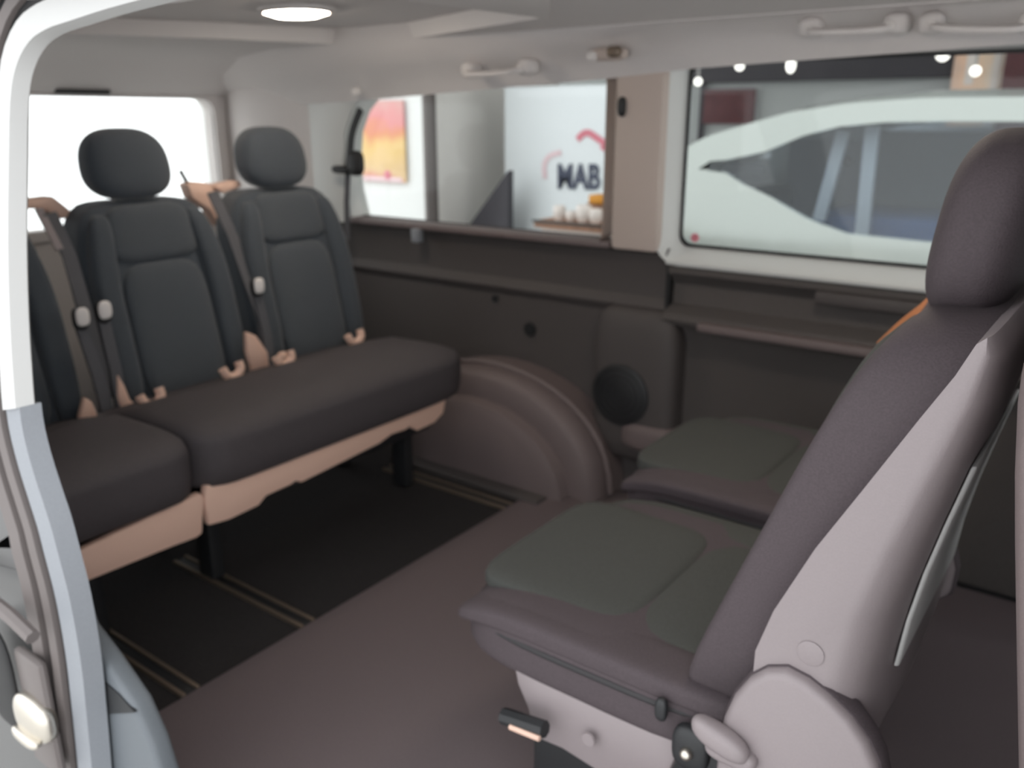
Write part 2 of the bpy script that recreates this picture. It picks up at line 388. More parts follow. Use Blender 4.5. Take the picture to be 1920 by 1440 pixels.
box('dashboard', (-2.1, 4.5, .3), (-1.9, 5.7, .68), 'dark', car, bevel=.04)
a = ony(1354, 306, 5.3); b = ony(1432, 330, 5.3); box('document_sheet', (a.x, 5.3, b.z), (b.x, 5.31, a.z), 'white', car)
a = ony(1583, 300, 5.45); pillow('mirror', a, (.05, .02, .028), 'dark', car, e=2.5, n=6)
box('underbody', (-2.5, 4.4, -.3), (1.6, 5.8, .0), 'dark', car)
for cx in (-1.85, .95):
    for yy, sg in ((4.24, 1), (5.96, -1)):
        wh = disc('wheel', (cx, yy, -.18), (0, sg, 0), .32, .2, 'tyre', car)
        rim_ = disc('rim', (cx, yy-sg*.004, -.18), (0, sg, 0), .2, .03, 'metal', wh)
a = ony(1293, 450, 4.1); b = onz(1303, 440, .45)

# ================================================================== VAN SHELL
fl = sroot('floor')
box('floor_base', (-2.95, .55, -.06), (1.6, 2.22, -.004), 'dark', fl, bevel=0)
box('carpet', (-2.9, .62, -.004), (-1.366, 2.15, .004), 'carpet', fl, bevel=.002, label='black carpet behind the mat edge')
box('vinyl_mat', (-1.365, .50, -.002), (.0, 2.12, .010), 'mat_', fl, bevel=.004, label='brown grey vinyl floor mat')
box('carpet', (.0, .62, -.004), (1.5, 2.15, .004), 'carpet', fl, bevel=.002)
box('step_well', (-.75, .43, -.12), (.08, .56, -.01), 'dark', fl)
for y in (.772, 1.07, 1.825):
    rl = box('floor_rail', (-1.86, y-.016, .0), (-1.362, y+.016, .009), 'dark', fl, bevel=.002)
    for s in (-1, 1): box('rail_lip', (-1.86, y+s*.016-.004, .004), (-1.364, y+s*.016+.004, .014), 'rail', rl, bevel=.001)
# ---- far side (the van's left side)
wl = sroot('wall_left')
def sidepanel(nm, prof, x0, x1, m, **k):
    """profile of (y, z) swept from x0 to x1 with slight bow"""
    back = [(YW+.12, prof[-1][1]), (YW+.12, prof[0][1])]
    secs = []
    n = 12
    for i in range(n+1):
        x = x0+(x1-x0)*i/n
        secs.append([Vector((x, y, z)) for y, z in prof+back])
    return loft(nm, secs, m, wl, **k)
sidepanel('rear_side_panel', [(2.16, -.01), (2.17, .12), (2.17, .40), (2.165, .555), (2.15, .572), (2.146, .582), (2.152, .592), (2.165, .61), (2.165, .68), (2.145, .735), (2.16, .752)], -2.9, -1.055, 'panel', smooth=30, label='dark rear side lining with a ledge')
sidepanel('front_side_panel', [(2.17, -.01), (2.18, .2), (2.18, .50), (2.16, .535), (2.12, .55), (2.11, .565), (2.12, .58), (2.175, .60), (2.18, .655), (2.155, .68), (2.14, .69), (2.14, .705), (2.15, .720)], -1.045, 1.5, 'panel2', smooth=30, label='dark carpeted front side lining with armrest ledge')
box('panel_joint', (-1.056, 2.15, 0), (-1.044, 2.2, .715), 'black', wl, bevel=0)
# armrest ledge highlights
a, b = ony(1310, 592, 2.1), ony(1650, 662, 2.1)
box('armrest_ledge', (a.x, 2.085, .548), (.4, 2.14, .572), 'arch', wl, bevel=.008)
a, b = ony(1530, 505, 2.12), ony(1720, 530, 2.12)
box('door_pull_bezel', (a.x, 2.125, .655), (-.1, 2.18, .688), 'panel', wl, bevel=.008)
# sill strips
box('window_sill_strip', (-2.3, 2.118, .742), (-1.225, 2.20, .760), 'arch', wl, bevel=.005)
t = ony(782, 440, 2.11); box('sill_clip', (t.x-.02, 2.10, .70), (t.x+.012, 2.13, .745), 'blue', wl)
# bulge round the speaker and speaker
sp = ony(1162, 740, 2.10)
pillow('speaker_housing', (sp.x+.03, 2.175, .345), (.135, .072, .235), 'panel', wl, e=6, n=12, label='raised speaker housing')
so = disc('speaker_grille', (sp.x, 2.105, sp.z), (0, -1, 0), .092, .012, 'dark', wl, seg=36, label='round black speaker grille')
for i in range(1, 5):
    rr = .0195*i; ring = [(sp.x+rr*math.cos(t*math.pi/12), 2.092, sp.z+rr*math.sin(t*math.pi/12)) for t in range(24)]
    tube('grille_ring', ring, .0016, 'black', so, seg=5, closed=True)
t = ony(985, 620, 2.14); disc('lining_plug', (t.x, 2.172, t.z), (0, -1, 0), .022, .012, 'dark', wl)
t = ony(920, 562, 2.14); disc('lining_plug', (t.x, 2.172, t.z), (0, -1, 0), .012, .012, 'dark', wl)
pillow('lower_flange', (-1.06, 2.14, .20), (.10, .05, .045), 'arch', wl, e=4, n=8)
# ---- wheel arch
wa = sroot('trim_2')
cx, rx, rz = -1.60, .43, .345
prof = [(cx+rx*math.cos(math.radians(a))*(1.0), max(-.005, rz*math.sin(math.radians(a))**.85)) for a in range(0, 181, 9)]
def arch_secs(ya, yb, sc0, sc1):
    S_ = []
    for (yy, sc) in ((yb, sc1), (ya+.05, 1.0), (ya+.015, .985), (ya, .93), (ya-.002, sc0)):
        S_.append([Vector((cx+(x-cx)*sc, yy, z*sc)) for x, z in prof]+[Vector((cx-rx*sc, yy, -.03)), Vector((cx+rx*sc, yy, -.03))])
    return S_
loft('wheel_arch', arch_secs(1.985, 2.18, .80, 1.0), 'arch', wa, smooth=50, label='mauve brown wheel arch cover')
# lower foot of the arch cover
pf = [(cx+(rx-.08)*math.cos(math.radians(a)), .26*math.sin(math.radians(a))) for a in range(0, 181, 12)]
loft('arch_foot', [[Vector((x, 1.99, z)) for x, z in pf], [Vector((cx+(x-cx)*.97, 1.945, z*.97)) for x, z in pf], [Vector((cx+(x-cx)*.86, 1.93, z*.86)) for x, z in pf]], 'arch', wa, smooth=50)
box('foot_rail', (-1.9, 1.88, .0), (-1.30, 1.95, .02), 'panel', wa, bevel=.006)
tube('arch_rib', [Vector((cx+(rx+.012)*math.cos(math.radians(a)), 2.06, (rz+.006)*math.sin(math.radians(a))**.85)) for a in range(2, 130, 8)], .01, 'arch', wa, seg=6)

# ---- pillars between windows, header, rear corner
def yt(z): return YW-.0+.0*z
HI = 1.205
box('pillar_trim', (-1.222, 2.12, .742), (-1.078, 2.24, 1.24), 'pillar', wl, bevel=.012, label='warm grey pillar cover between the side windows')
t = ony(1160, 200, 2.1); pillow('belt_anchor', (t.x, 2.12, t.z), (.012, .014, .026), 'dark', wl, e=3, n=6)
# header following the slightly dropping roof line
hd = [(-2.95, 1.135), (-2.6, 1.14), (-2.25, 1.15), (-1.75, 1.175), (-1.28, 1.197), (-1.0, 1.217), (-.6, 1.231), (-.28, 1.242), (.4, 1.25), (1.5, 1.22)]
secs = []
for x, z in hd: secs.append([Vector((x, 2.12, z)), Vector((x, 2.10, z+.03)), Vector((x, 2.08, z+.055)), Vector((x, 2.04, z+.085)), Vector((x, 1.97, 1.315)), Vector((x, 1.97, 1.42)), Vector((x, 2.26, 1.42)), Vector((x, 2.26, z+.018))])
loft('window_header', secs, 'ceil', wl, smooth=60)
# rear corner (D pillar) : warm surface sweeping round to the tailgate
secs = []
for z, sh in ((.70, -.02), (.80, -.01), (.95, 0), (1.08, -.01), (1.16, -.02), (1.27, -.03)):
    secs.append([Vector(p) for p in ((-2.46+sh, 2.13, z), (-2.56+sh, 2.10, z), (-2.68+sh, 2.07, z), (-2.80, 2.075, z), (-2.92, 2.09, z), (-2.92, 2.25, z), (-2.46+sh, 2.25, z))])
loft('rear_corner_trim', secs, 'ceil', wl, smooth=70, label='warm grey rear corner cover')
secs = []
for z, sh in ((.74, 0), (.85, -.03), (.95, -.035), (1.05, -.02), (1.12, .02), (1.17, .08)):
    secs.append([Vector(p) for p in ((-2.29+sh, 2.14, z), (-2.33+sh, 2.125, z), (-2.42+sh, 2.12, z), (-2.48, 2.13, z), (-2.48, 2.23, z), (-2.29+sh, 2.23, z))])
loft('rear_quarter_trim', secs, 'rim', wl, smooth=50, label='pale grey trim at the rear edge of the side window')
P = smoothpath([ony(676, 205, 2.15), ony(660, 250, 2.15), ony(655, 300, 2.15), ony(649, 350, 2.15), ony(650, 400, 2.15)], 5)
tube('window_seal', P, 0, 'black', wl, flat=((0, -1, 0), .011, .006))
# windows
def window(nm, x0, x1, z0, z1, m='glass', rim_m='rim', r=.03, wd=.03, y=2.20, slope=0, label=None):
    wn = sroot(nm)
    fnn = lambda yy: (lambda x, z: Vector((x, yy, z+slope*(x-x1))))
    inner = rrect((x0+x1)/2, (z0+z1)/2, (x1-x0)/2, (z1-z0)/2, r)
    outer = rrect((x0+x1)/2, (z0+z1)/2, (x1-x0)/2+wd, (z1-z0)/2+wd, r+wd)
    secs = []
    for i in range(len(inner)):
        a = fnn(y)(*inner[i]); b = fnn(y-.066)(*outer[i]); secs.append([a, b, b+Vector((0, .01, 0)), a+Vector((0, .012, 0))])
    loft('window_frame', secs, rim_m, wn, closed=True, smooth=60)
    g2 = rrect((x0+x1)/2, (z0+z1)/2, (x1-x0)/2+.01, (z1-z0)/2+.01, r)
    prism('pane', [fnn(y)(*p) for p in g2], (0, .004, 0), m, wn, smooth=0)
    inn = rrect((x0+x1)/2, (z0+z1)/2, (x1-x0)/2-.008, (z1-z0)/2-.008, r)
    frame_ring('seal', inn, inner, fnn(y-.003), (0, .004, 0), 'black', wn, smooth=0)
    return wn
window('window_1', -2.40, -1.262, .755, 1.215, r=.03, wd=.004, rim_m='pillar')
window('window_2', -1.045, .45, .757, 1.238, r=.03, wd=.046)
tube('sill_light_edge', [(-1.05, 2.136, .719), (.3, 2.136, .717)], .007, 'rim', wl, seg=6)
t = ony(1297, 446, 2.18); o = disc('red_sticker', (t.x+.005, 2.19, t.z), (0, -1, 0), .012, .002, 'redp', wl)
# belt guide on the rear corner and its strap
bg = thing('seat_belt', ony(660, 310, 2.09), 'black shoulder belt hanging from its anchor on the rear corner pillar', 'seat belt')
t = ony(662, 308, 2.09)
pillow('anchor', ony(667, 306, 2.09), (.032, .02, .042), 'black', bg, e=3, n=8)
pillow('guide_loop', ony(640, 318, 2.08), (.045, .012, .014), 'black', bg, e=3, n=8)
tube('strap', [ony(652, 330, 2.10), ony(650, 380, 2.10), ony(652, 450, 2.09)], 0, 'belt', bg, flat=((.3, -1, 0), .010, .002))
# far outer skin
box('outer_skin', (-2.95, 2.225, -.25), (1.6, 2.26, .74), 'paint', wl, bevel=0)

# ---- rear wall with tailgate window
wrr = sroot('wall_rear')
TX = -2.9
inn = rrect(1.345, .955, .685, .21, .05); outr = out_rect(inn, .42, 2.25, -.1, 1.42)
frame_ring('tailgate_lining', inn, outr, lambda y, z: Vector((TX-.28*(z-.9)*0, y, z)), (-.06, 0, 0), 'ceil', wrr, smooth=0)
fr2 = rrect(1.345, .955, .72, .245, .07)
frame_ring('window_surround', inn, fr2, lambda y, z: Vector((TX+.012, y, z)), (-.02, 0, 0), 'ceil', wrr, smooth=30)
a = onx(105, 172, TX+.03); b = onx(208, 172, TX+.03)
box('high_brake_light', (TX+.005, a.y, 1.172), (TX+.03, b.y, 1.192), 'dark', wrr, bevel=.005)
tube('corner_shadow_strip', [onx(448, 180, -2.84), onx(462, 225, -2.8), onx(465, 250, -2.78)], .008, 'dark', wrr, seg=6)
wn3 = sroot('window_3')
prism('pane', [Vector((TX-.03, y, z)) for y, z in rrect(1.345, .955, .69, .215, .05)], (-.004, 0, 0), 'glass', wn3, smooth=0)
# ---- ceiling
ce = sroot('ceiling')
Zc, Zr = 1.318, 1.362
# recess corners (x, y)
RC = [tuple(onz(x, y, 1.318).xy) for x, y in ((-120, 52), (170, 64), (420, 73), (690, 86))]+[(-1.19, 1.74), (-1.14, .70)]
OUTR = [(-2.95, .5), (-2.95, 1.15), (-2.95, 1.6), (-2.95, 2.10), (1.5, 2.10), (1.5, .5)]
V = [Vector((x, y, Zc)) for x, y in RC]+[Vector((x, y, Zc)) for x, y in OUTR]; n = 6
mk('headliner', V+[v+Vector((0, 0, .1)) for v in V[6:]], [(i, (i+1) % n, n+(i+1) % n, n+i) for i in range(n)], 'ceil', ce, smooth=0)
cxr = sum(p[0] for p in RC)/6; cyr = sum(p[1] for p in RC)/6
V = [Vector((x, y, Zc)) for x, y in RC]+[Vector((cxr+(x-cxr)*.985, cyr+(y-cyr)*.985, Zr)) for x, y in RC]
mk('recess_rim', V, [(i, (i+1) % n, n+(i+1) % n, n+i) for i in range(n)], 'ceil_hi', ce, smooth=0, label='edge of the roof recess, lightened for the light it faces')  # paler than the headliner: light on the recess walls put into the colour
mk('recess_panel', V[6:], [tuple(range(6))], 'ceil', ce, smooth=0)
# pale duct cover at the front of the recess
a, b = onz(1030, 31, Zc), onz(640, 0, Zc)
c3, d3, e3 = onz(760, 2, Zc-.006), onz(1030, -70, Zc-.006), onz(760, -70, Zc-.006)
prism('duct_cover', [c3, (a.x, a.y, Zc-.006), (d3.x, d3.y, Zc-.006), (e3.x, e3.y, Zc-.006)], (0, 0, .05), 'ceil_hi', ce, bevel=.004)
box('roof_skin', (-2.97, .5, 1.42), (1.6, 2.26, 1.45), 'paint', ce, bevel=0)
# rear header sweep down to the tailgate
secs = []
for y in (.55, 1.3, 2.1): secs.append([Vector(p) for p in ((-2.45, y, Zc), (-2.65, y, Zc-.02), (-2.80, y, Zc-.07), (-2.88, y, Zc-.14), (-2.93, y, Zc-.15), (-2.93, y, Zc+.02))])
loft('rear_header', secs, 'ceil', ce, smooth=60)
# lamp
lp = onz(555, 14, Zr)
la = thing('ceiling_lamp', (lp.x, lp.y, Zr-.02), 'round warm white lit lamp in the roof recess', 'lamp')
ring = lambda z, r: [(lp.x+r*1.25*math.cos(t*math.pi/16), lp.y+r*math.sin(t*math.pi/16), z) for t in range(32)]
loft('bezel', [ring(Zr-.001, .086), ring(Zr-.010, .084), ring(Zr-.014, .074), ring(Zr-.004, .072)], 'ceil_hi', la)
loft('lens', [ring(Zr-.003, .073), ring(Zr-.014, .070), ring(Zr-.022, .05), ring(Zr-.025, .02)], 'lamp', la)
l2 = onz(1640, -75, Zc)
lb2 = thing('ceiling_lamp', (l2.x, l2.y, Zc-.02), 'second lit roof lamp toward the front just above the photo edge', 'lamp')
ring = lambda z, r: [(l2.x+r*1.25*math.cos(t*math.pi/16), l2.y+r*math.sin(t*math.pi/16), z) for t in range(32)]
loft('bezel', [ring(Zc-.001, .086), ring(Zc-.010, .084), ring(Zc-.014, .074), ring(Zc-.004, .072)], 'ceil_hi', lb2)
loft('lens', [ring(Zc-.003, .073), ring(Zc-.014, .070), ring(Zc-.022, .05), ring(Zc-.025, .02)], 'lamp', lb2)
# grab handles and coat hooks
def handle(px0, py0, px1, py1, lab, yy=2.02, nm='grab_handle'):
    a, b = ony(px0, py0, yy), ony(px1, py1, yy)
    t = thing(nm, (a+b)/2, lab, 'handle', 'grab handles along the far headliner edge')
    d = Vector((0, -.03, -.012))
    for p, s in ((a, 1), (b, -1)): pillow('mount', p+Vector((s*.022, .02, 0)), (.026, .03, .022), 'ceil', t, e=3, n=8)
    P = smoothpath([a+Vector((.02, .02, 0)), a+d+Vector((.045, 0, 0)), (a+b)/2+d*1.2, b+d-Vector((.045, 0, 0)), b+Vector((-.02, .02, 0))], 5)
    tube('grip', P, 0, 'ceil', t, flat=((0, -.4, 1), .009, .006), bevel=.003)
    for p, s in ((a, 1), (b, -1)): pillow('screw_cap', p+Vector((s*.03, -.012, -.006)), (.010, .006, .010), 'ceil_hi', t, e=3, n=6)
    return t
handle(865, 132, 995, 125, 'grey grab handle above the rear side window')
handle(1498, 52, 1700, 42, 'grey grab handle above the left part of the front side window', 2.03)
handle(1722, 44, 1960, 40, 'long grey grab handle above the front side window at the right edge of the photo', 2.03)
a = ony(1140, 102, 2.03)
t = thing('belt_height_anchor', a, 'small pale and brown coat hook above the pillar between the side windows', 'hook')
pillow('hook_base', a, (.055, .02, .016), 'pillar', t, e=3, n=8); pillow('hook', a+Vector((-.035, -.02, -.004)), (.014, .012, .012), 'ceil_hi', t, e=3, n=6)
pillow('hook', a+Vector((.03, -.02, .004)), (.02, .012, .014), 'rail', t, e=3, n=6)
a = ony(668, 172, 2.05); o = pillow('coat_hook', a, (.016, .012, .014), 'ceil_hi', e=3, n=6); meta(o, 'tiny pale coat hook above the rear end of the side window', 'hook')

# ---- near side : door opening edge
def yo(z): return .445+.15*max(0, min(1, (z-.55)/.65))**1.6
def on_side(px, py):
    y = .5
    for _ in range(30): p = ony(px, py, y); y = .5*y+.5*yo(p.z)
    return ony(px, py, y)
OPX = [(620, -100), (420, -35), (310, 0), (219, 24), (146, 47), (102, 62), (71, 84), (47, 128), (36, 190), (33, 328), (33, 510), (36, 600), (42, 700), (50, 790), (66, 860), (88, 930), (110, 1000), (135, 1096), (152, 1180), (164, 1260), (172, 1340), (180, 1424), (192, 1560), (210, 1750)]
sp_ = smoothpath([(p.x, 0, p.z) for p in (on_side(*q) for q in OPX)], 3)
def nrm(i):
    t = (sp_[min(i+1, len(sp_)-1)]-sp_[max(i-1, 0)]).normalized(); return Vector((t.z, 0, -t.x)) if True else t
sgn = 1 if nrm(20).x < 0 else -1
def edge_strip(nm, prof, m, par, i0=0, i1=None, **k):
    secs = []
    for i, p in enumerate(sp_):
        if i < i0 or (i1 is not None and i > i1): continue
        nn = nrm(i)*sgn
        secs.append([Vector((p.x, yo(p.z), p.z))+nn*a+Vector((0, b, 0)) for a, b in prof])
    return loft(nm, secs, m, par, smooth=50, **k)
wn_ = sroot('wall_right')
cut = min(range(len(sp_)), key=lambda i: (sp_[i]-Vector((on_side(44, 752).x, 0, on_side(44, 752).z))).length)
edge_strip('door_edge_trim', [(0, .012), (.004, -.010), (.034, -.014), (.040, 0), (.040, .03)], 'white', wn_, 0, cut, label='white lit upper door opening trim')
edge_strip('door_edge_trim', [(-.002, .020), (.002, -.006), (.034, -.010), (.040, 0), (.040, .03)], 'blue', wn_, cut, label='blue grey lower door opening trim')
edge_strip('groove', [(.038, .02), (.040, -.004), (.052, -.004), (.054, .02)], 'black', wn_)
edge_strip('door_seal', [(.050, .02), (.052, -.012), (.064, -.016), (.072, -.010), (.074, .02)], 'paint2', wn_, label='taupe rubber edge strip')
edge_strip('groove', [(.072, .02), (.074, -.006), (.086, -.006), (.088, .02)], 'black', wn_)
edge_strip('door_seal', [(.084, .02), (.086, -.016), (.104, -.022), (.116, -.014), (.118, .02)], 'paint2', wn_, label='taupe outer edge strip')
edge_strip('outer_panel', [(.112, .02), (.114, -.008), (.45, -.03), (.9, -.02), (.9, .05)], 'paint', wn_, cut-6, label='dark body panel behind the door opening')
edge_strip('outer_panel', [(.112, .02), (.114, -.008), (.22, .02), (.22, .08)], 'paint', wn_, 0, cut-6)
# inner trims near the bottom of the opening (bulge and bracket with pocket)
def ip(px, py, y=.56): return ony(px, py, y)
P2 = [ip(x, y, .50) for x, y in ((60, 880), (88, 903), (115, 918), (131, 940), (143, 985), (152, 1025), (160, 1063), (172, 1115), (189, 1166), (230, 1219), (260, 1262), (287, 1301), (320, 1375), (340, 1440), (362, 1530), (120, 1560), (110, 1340), (95, 1180), (60, 1000))]
prism('entry_bracket', P2, (0, -.03, 0), 'blue2', wn_, bevel=.008, seg=3, label='blue grey entry trim')
prism('bracket_pocket', [ip(x, y, .468) for x, y in ((197, 1280), (222, 1302), (252, 1336), (204, 1339))], (0, .004, 0), 'dark', wn_)
# side lining inside, rear of the door
box('inner_lining', (-2.9, .50, -.02), (-1.47, .56, .76), 'panel', wn_, bevel=.01)
box('inner_lining', (-2.9, .52, .76), (-1.56, .60, 1.2), 'pillar', wn_, bevel=.01)
box('header_lining', (-2.9, .58, 1.24), (1.5, .72, 1.42), 'ceil', wn_, bevel=.02)
box('outer_roof_rail', (-2.9, .545, 1.25), (1.5, .578, 1.45), 'paint', wn_, bevel=.008)
box('front_pillar', (.10, .50, -.1), (.24, .62, 1.3), 'paint', wn_, bevel=.02)
box('front_door_lower', (.24, .50, -.2), (1.5, .58, .75), 'panel', wn_, bevel=.02)
box('front_wall', (1.5, .5, -.2), (1.56, 2.26, .72), 'dark', wn_, bevel=.02)
# latch
lt = thing('door_latch', ony(62, 1350, .40), 'round bright metal latch on the body beside the door opening', 'latch')
c = ony(62, 1350, .405)
pillow('latch_cap', c+Vector((0, .004, .004)), (.046, .018, .034), 'chrome', lt, e=2.6, n=10)
pillow('latch_roller', c+Vector((0, -.012, -.020)), (.034, .010, .008), 'chrome', lt, e=3, n=8)
box('latch_plate', (c.x-.04, .410, c.z-.09), (c.x+.035, .425, c.z+.10), 'paint2', lt, bevel=.008)
a = ony(20, 1155, .40); tube('body_moulding', [a+Vector((-.4, 0, .02)), a, a+Vector((.05, .003, -.015))], .010, 'paint2', wn_, seg=8)
a = ony(10, 1245, .405); pillow('door_check_recess', a+Vector((-.03, 0, -.03)), (.05, .006, .085), 'black', wn_, e=3, n=8)

# ================================================================== SEATS
# --- rear bench : a single section and a double section
def bench_back(par, y0, y1, lab=None):
    """backrest with bolsters, padded panels, seams"""
    yc, hw = (y0+y1)/2, (y1-y0)/2; z0, z1 = .385, .895; zc, hz = (z0+z1)/2, (z1-z0)/2
    lean = lambda v, p: (v.x-.21*(v.z), v.y*(1-.16*max(0, p[2])**3), v.z)
    br = pillow('backrest', (-2.115, yc, zc), (.060, hw, hz), 'seat', par, e=7, n=14, warp=lean, label=lab)
    ow = hw*.60; og_ = br
    for s in (-1, 1):
        pillow('bolster', (-2.068, yc+s*hw*.80, zc-.01), (.042, hw*.175, hz*.93), 'seat', br, e=4, n=10, warp=lambda v, p: (v.x-.21*v.z, v.y-s*.030*max(0, p[2])**2, v.z))
    zu = z0+(z1-z0)*.70
    pillow('upper_panel', (-2.066-.21*((zu+z1)/2-zc), yc, (zu+z1)/2-.004), (.026, ow, (z1-zu)/2-.006), 'seat_in', br, e=5, n=10, warp=lambda v, p: (v.x-.21*v.z, v.y*(1-.07*p[2]), v.z))
    pillow('lower_panel', (-2.064-.21*((zu+z0)/2-zc), yc, (zu+z0)/2), (.030, ow, (zu-z0)/2-.003), 'seat_in', br, e=5, n=12, warp=lambda v, p: (v.x-.21*v.z, v.y*(1-.02*p[2]), v.z))
    return br
def headrest(par, c, half, m, lean=.15, post_to=.06, back=None, e=3.4):
    hr = pillow('headrest', c, half, m, par, e=e, n=14, warp=lambda v, p: (v.x-lean*v.z, v.y*(1-.10*p[2]*p[2]-.06*p[2]), v.z))
    for s in (-1, 1):
        b = Vector(c)+Vector((.0, s*half[1]*.42, -half[2]))
        tube('post', [b+Vector((0, 0, .03)), b+Vector((lean*.1, 0, -post_to))], .006, 'metal', hr, seg=8)
        pillow('post_collar', b+Vector((lean*.1, 0, -post_to*.35)), (.014, .016, .010), 'black', hr, e=3, n=6)
    return hr
def buckle(par, base, tip, m='belt'):
    base, tip = Vector(base), Vector(tip)
    st = tube('buckle_stalk', [base, (base+tip)/2+Vector((.01, 0, 0)), tip], 0, m, par, flat=((1, 0, .3), .014, .005))
    pillow('buckle_head', tip+Vector((.004, 0, .01)), (.012, .018, .028), 'dark', st, e=3, n=8)
    pillow('tongue_plate', tip+Vector((.016, 0, .016)), (.006, .016, .022), 'ceil_hi', st, e=3, n=8)
    return st
def bracket_hook(par, px, py, s=1, x=-1.87, m='beige', tall=0):
    c = onx(px, py, x)+Vector((0, 0, .016))
    P = smoothpath([c+Vector((0, -.028*s, .012)), c+Vector((.006, -.018*s, -.010)), c+Vector((.008, .004*s, -.014)), c+Vector((.006, .022*s, .0)), c+Vector((0, .022*s, .02))], 4)
    return tube('anchor_hook', P, .012, m, par, seg=8, label='beige child seat anchor hook')
def cushion(par, y0, y1, nm='seat_cushion', m='cush'):
    yc, hw = (y0+y1)/2, (y1-y0)/2
    return pillow(nm, (-1.785, yc, .389), (.285, hw, .080), m, par, e=11, n=18,
                  warp=lambda v, p: (v.x-.02*max(0, -p[2])**2*max(0, p[0]), v.y, v.z+(.010*p[0])-.03*max(0, p[0])**6*max(.0, p[2])-.070*max(0, -p[0])*max(0, p[2])))
def skirt(par, pix, x=-1.53, back=.30):
    return prism('base_skirt', [onx(a, b, x) for a, b in pix], (-.02, 0, 0), 'beige', par, bevel=.004, label='beige plastic base skirt')

YA0, YA1, YD0, YD1 = .50, .935, .945, 1.80
sg = thing('single_bench_seat', (-1.8, .72, 0), 'dark single rear seat section at the left with pale base skirt', 'seat')
cushion(sg, YA0, YA1)
skirt(sg, [(100, 1060), (165, 1025), (300, 960), (377, 925), (383, 935), (380, 1000), (370, 1008), (300, 1035), (165, 1090), (100, 1112)])
bench_back(sg, .56, .965)
headrest(sg, (-2.155, .78, 1.0), (.055, .125, .085), 'seat')
box('seat_frame', (-2.05, .55, .22), (-1.60, .91, .29), 'dark', sg, bevel=.01)
for x in (-2.0, -1.72): box('leg', (x-.03, .755, .012), (x+.03, .79, .22), 'dark', sg, bevel=.006)
for x in (-2.0, -1.72): box('leg', (x-.03, .57, .012), (x+.03, .60, .22), 'dark', sg, bevel=.006)

db = thing('double_bench_seat', (-1.8, 1.37, 0), 'dark double rear seat section with two backrests beside the wheel arch', 'seat')
cushion(db, YD0, YD1+.03)
skirt(db, [(384, 940), (387, 912), (420, 900), (500, 872), (640, 815), (760, 770), (838, 742), (832, 775), (815, 793), (783, 808), (768, 800), (762, 806), (735, 815), (712, 832), (640, 868), (566, 905), (556, 902), (545, 910), (500, 930), (486, 948), (430, 975), (392, 986)])
bench_back(db, 1.045, 1.445); bench_back(db, 1.495, 1.90)
h1 = onx(232, 303, -2.10); headrest(db, (-2.155, h1.y+.034, .985), (.055, .114, .089), 'seat', e=3.0)
h2 = onx(512, 288, -2.10); headrest(db, (-2.155, h2.y+.034, .985), (.055, .114, .089), 'seat', e=3.0)
box('seat_frame', (-2.05, 1.0, .22), (-1.60, 1.76, .29), 'dark', db, bevel=.01)
for y in (1.053, 1.74):
    for x in (-2.0, -1.72): box('leg', (x-.03, y, .012), (x+.03, y+.035, .22), 'dark', db, bevel=.006)
# beige belt covers on the backrest shoulders
def cover(par, pix, x, d=.05, m='beige', nm='belt_cover', lab='beige belt outlet cover'):
    return prism(nm, [onx(a, b, x) for a, b in pix], (-d, 0, 0), m, par, bevel=.006, label=lab)
cover(sg, [(36, 376), (100, 368), (122, 385), (140, 400), (120, 412), (80, 392), (36, 392)], -2.19)
cover(db, [(352, 345), (372, 341), (398, 344), (410, 380), (418, 410), (412, 425), (395, 395), (362, 372)], -2.19)
cover(db, [(412, 345), (450, 338), (455, 350), (420, 362), (400, 350)], -2.185)
tube('antenna_stub', [onx(352, 345, -2.22), onx(338, 320, -2.24)], .006, 'dark', db, seg=6)
# shoulder strap on the left seat, straps and buckles between seats
tube('strap', [onx(72, 392, -2.13), onx(92, 430, -2.10), onx(112, 468, -2.08)], 0, 'shell', sg, flat=((1, 0, 0), .009, .003), label='pale belt strap')
tube('strap', [onx(92, 400, -2.12), onx(130, 480, -2.08), onx(165, 600, -2.03), onx(190, 700, -1.99), onx(200, 790, -1.96)], 0, 'belt', sg, flat=((1, 0, 0), .017, .003))
tube('strap', [onx(398, 360, -2.15), onx(435, 440, -2.10), onx(470, 540, -2.04), onx(492, 600, -2.0), onx(500, 690, -1.955)], 0, 'belt', db, flat=((1, 0, 0), .017, .003))
for par, a, b in ((sg, (208, 800), (150, 605)), (db, (232, 790), (192, 592)), (db, (510, 700), (480, 545))):
    A_, B_ = onx(*a, -1.95), onx(*b, -1.975)
    buckle(par, A_, B_)
cover(sg, [(160, 745), (175, 755), (197, 808), (190, 818), (165, 812), (150, 785)], -1.94, .02, nm='buckle_boot', lab='beige buckle boot')
cover(db, [(222, 702), (236, 725), (246, 750), (268, 770), (262, 795), (244, 800), (232, 778), (222, 745)], -1.94, .02, nm='buckle_boot', lab='beige buckle boot')
cover(db, [(463, 622), (482, 630), (503, 660), (508, 700), (492, 712), (474, 700), (464, 660)], -1.94, .02, nm='buckle_boot', lab='beige buckle boot')
bracket_hook(db, 285, 758); bracket_hook(db, 436, 706); bracket_hook(db, 665, 642)
c = onx(535, 680, -1.93); bracket_hook(db, 533, 684); pillow('buckle_boot', c+Vector((0, -.008, .008)), (.012, .018, .026), 'beige', db, e=3, n=8)
tt = onx(492, 706, -1.925); pillow('release_button', tt, (.008, .010, .006), 'red', db, e=3, n=6, label='small red release button')

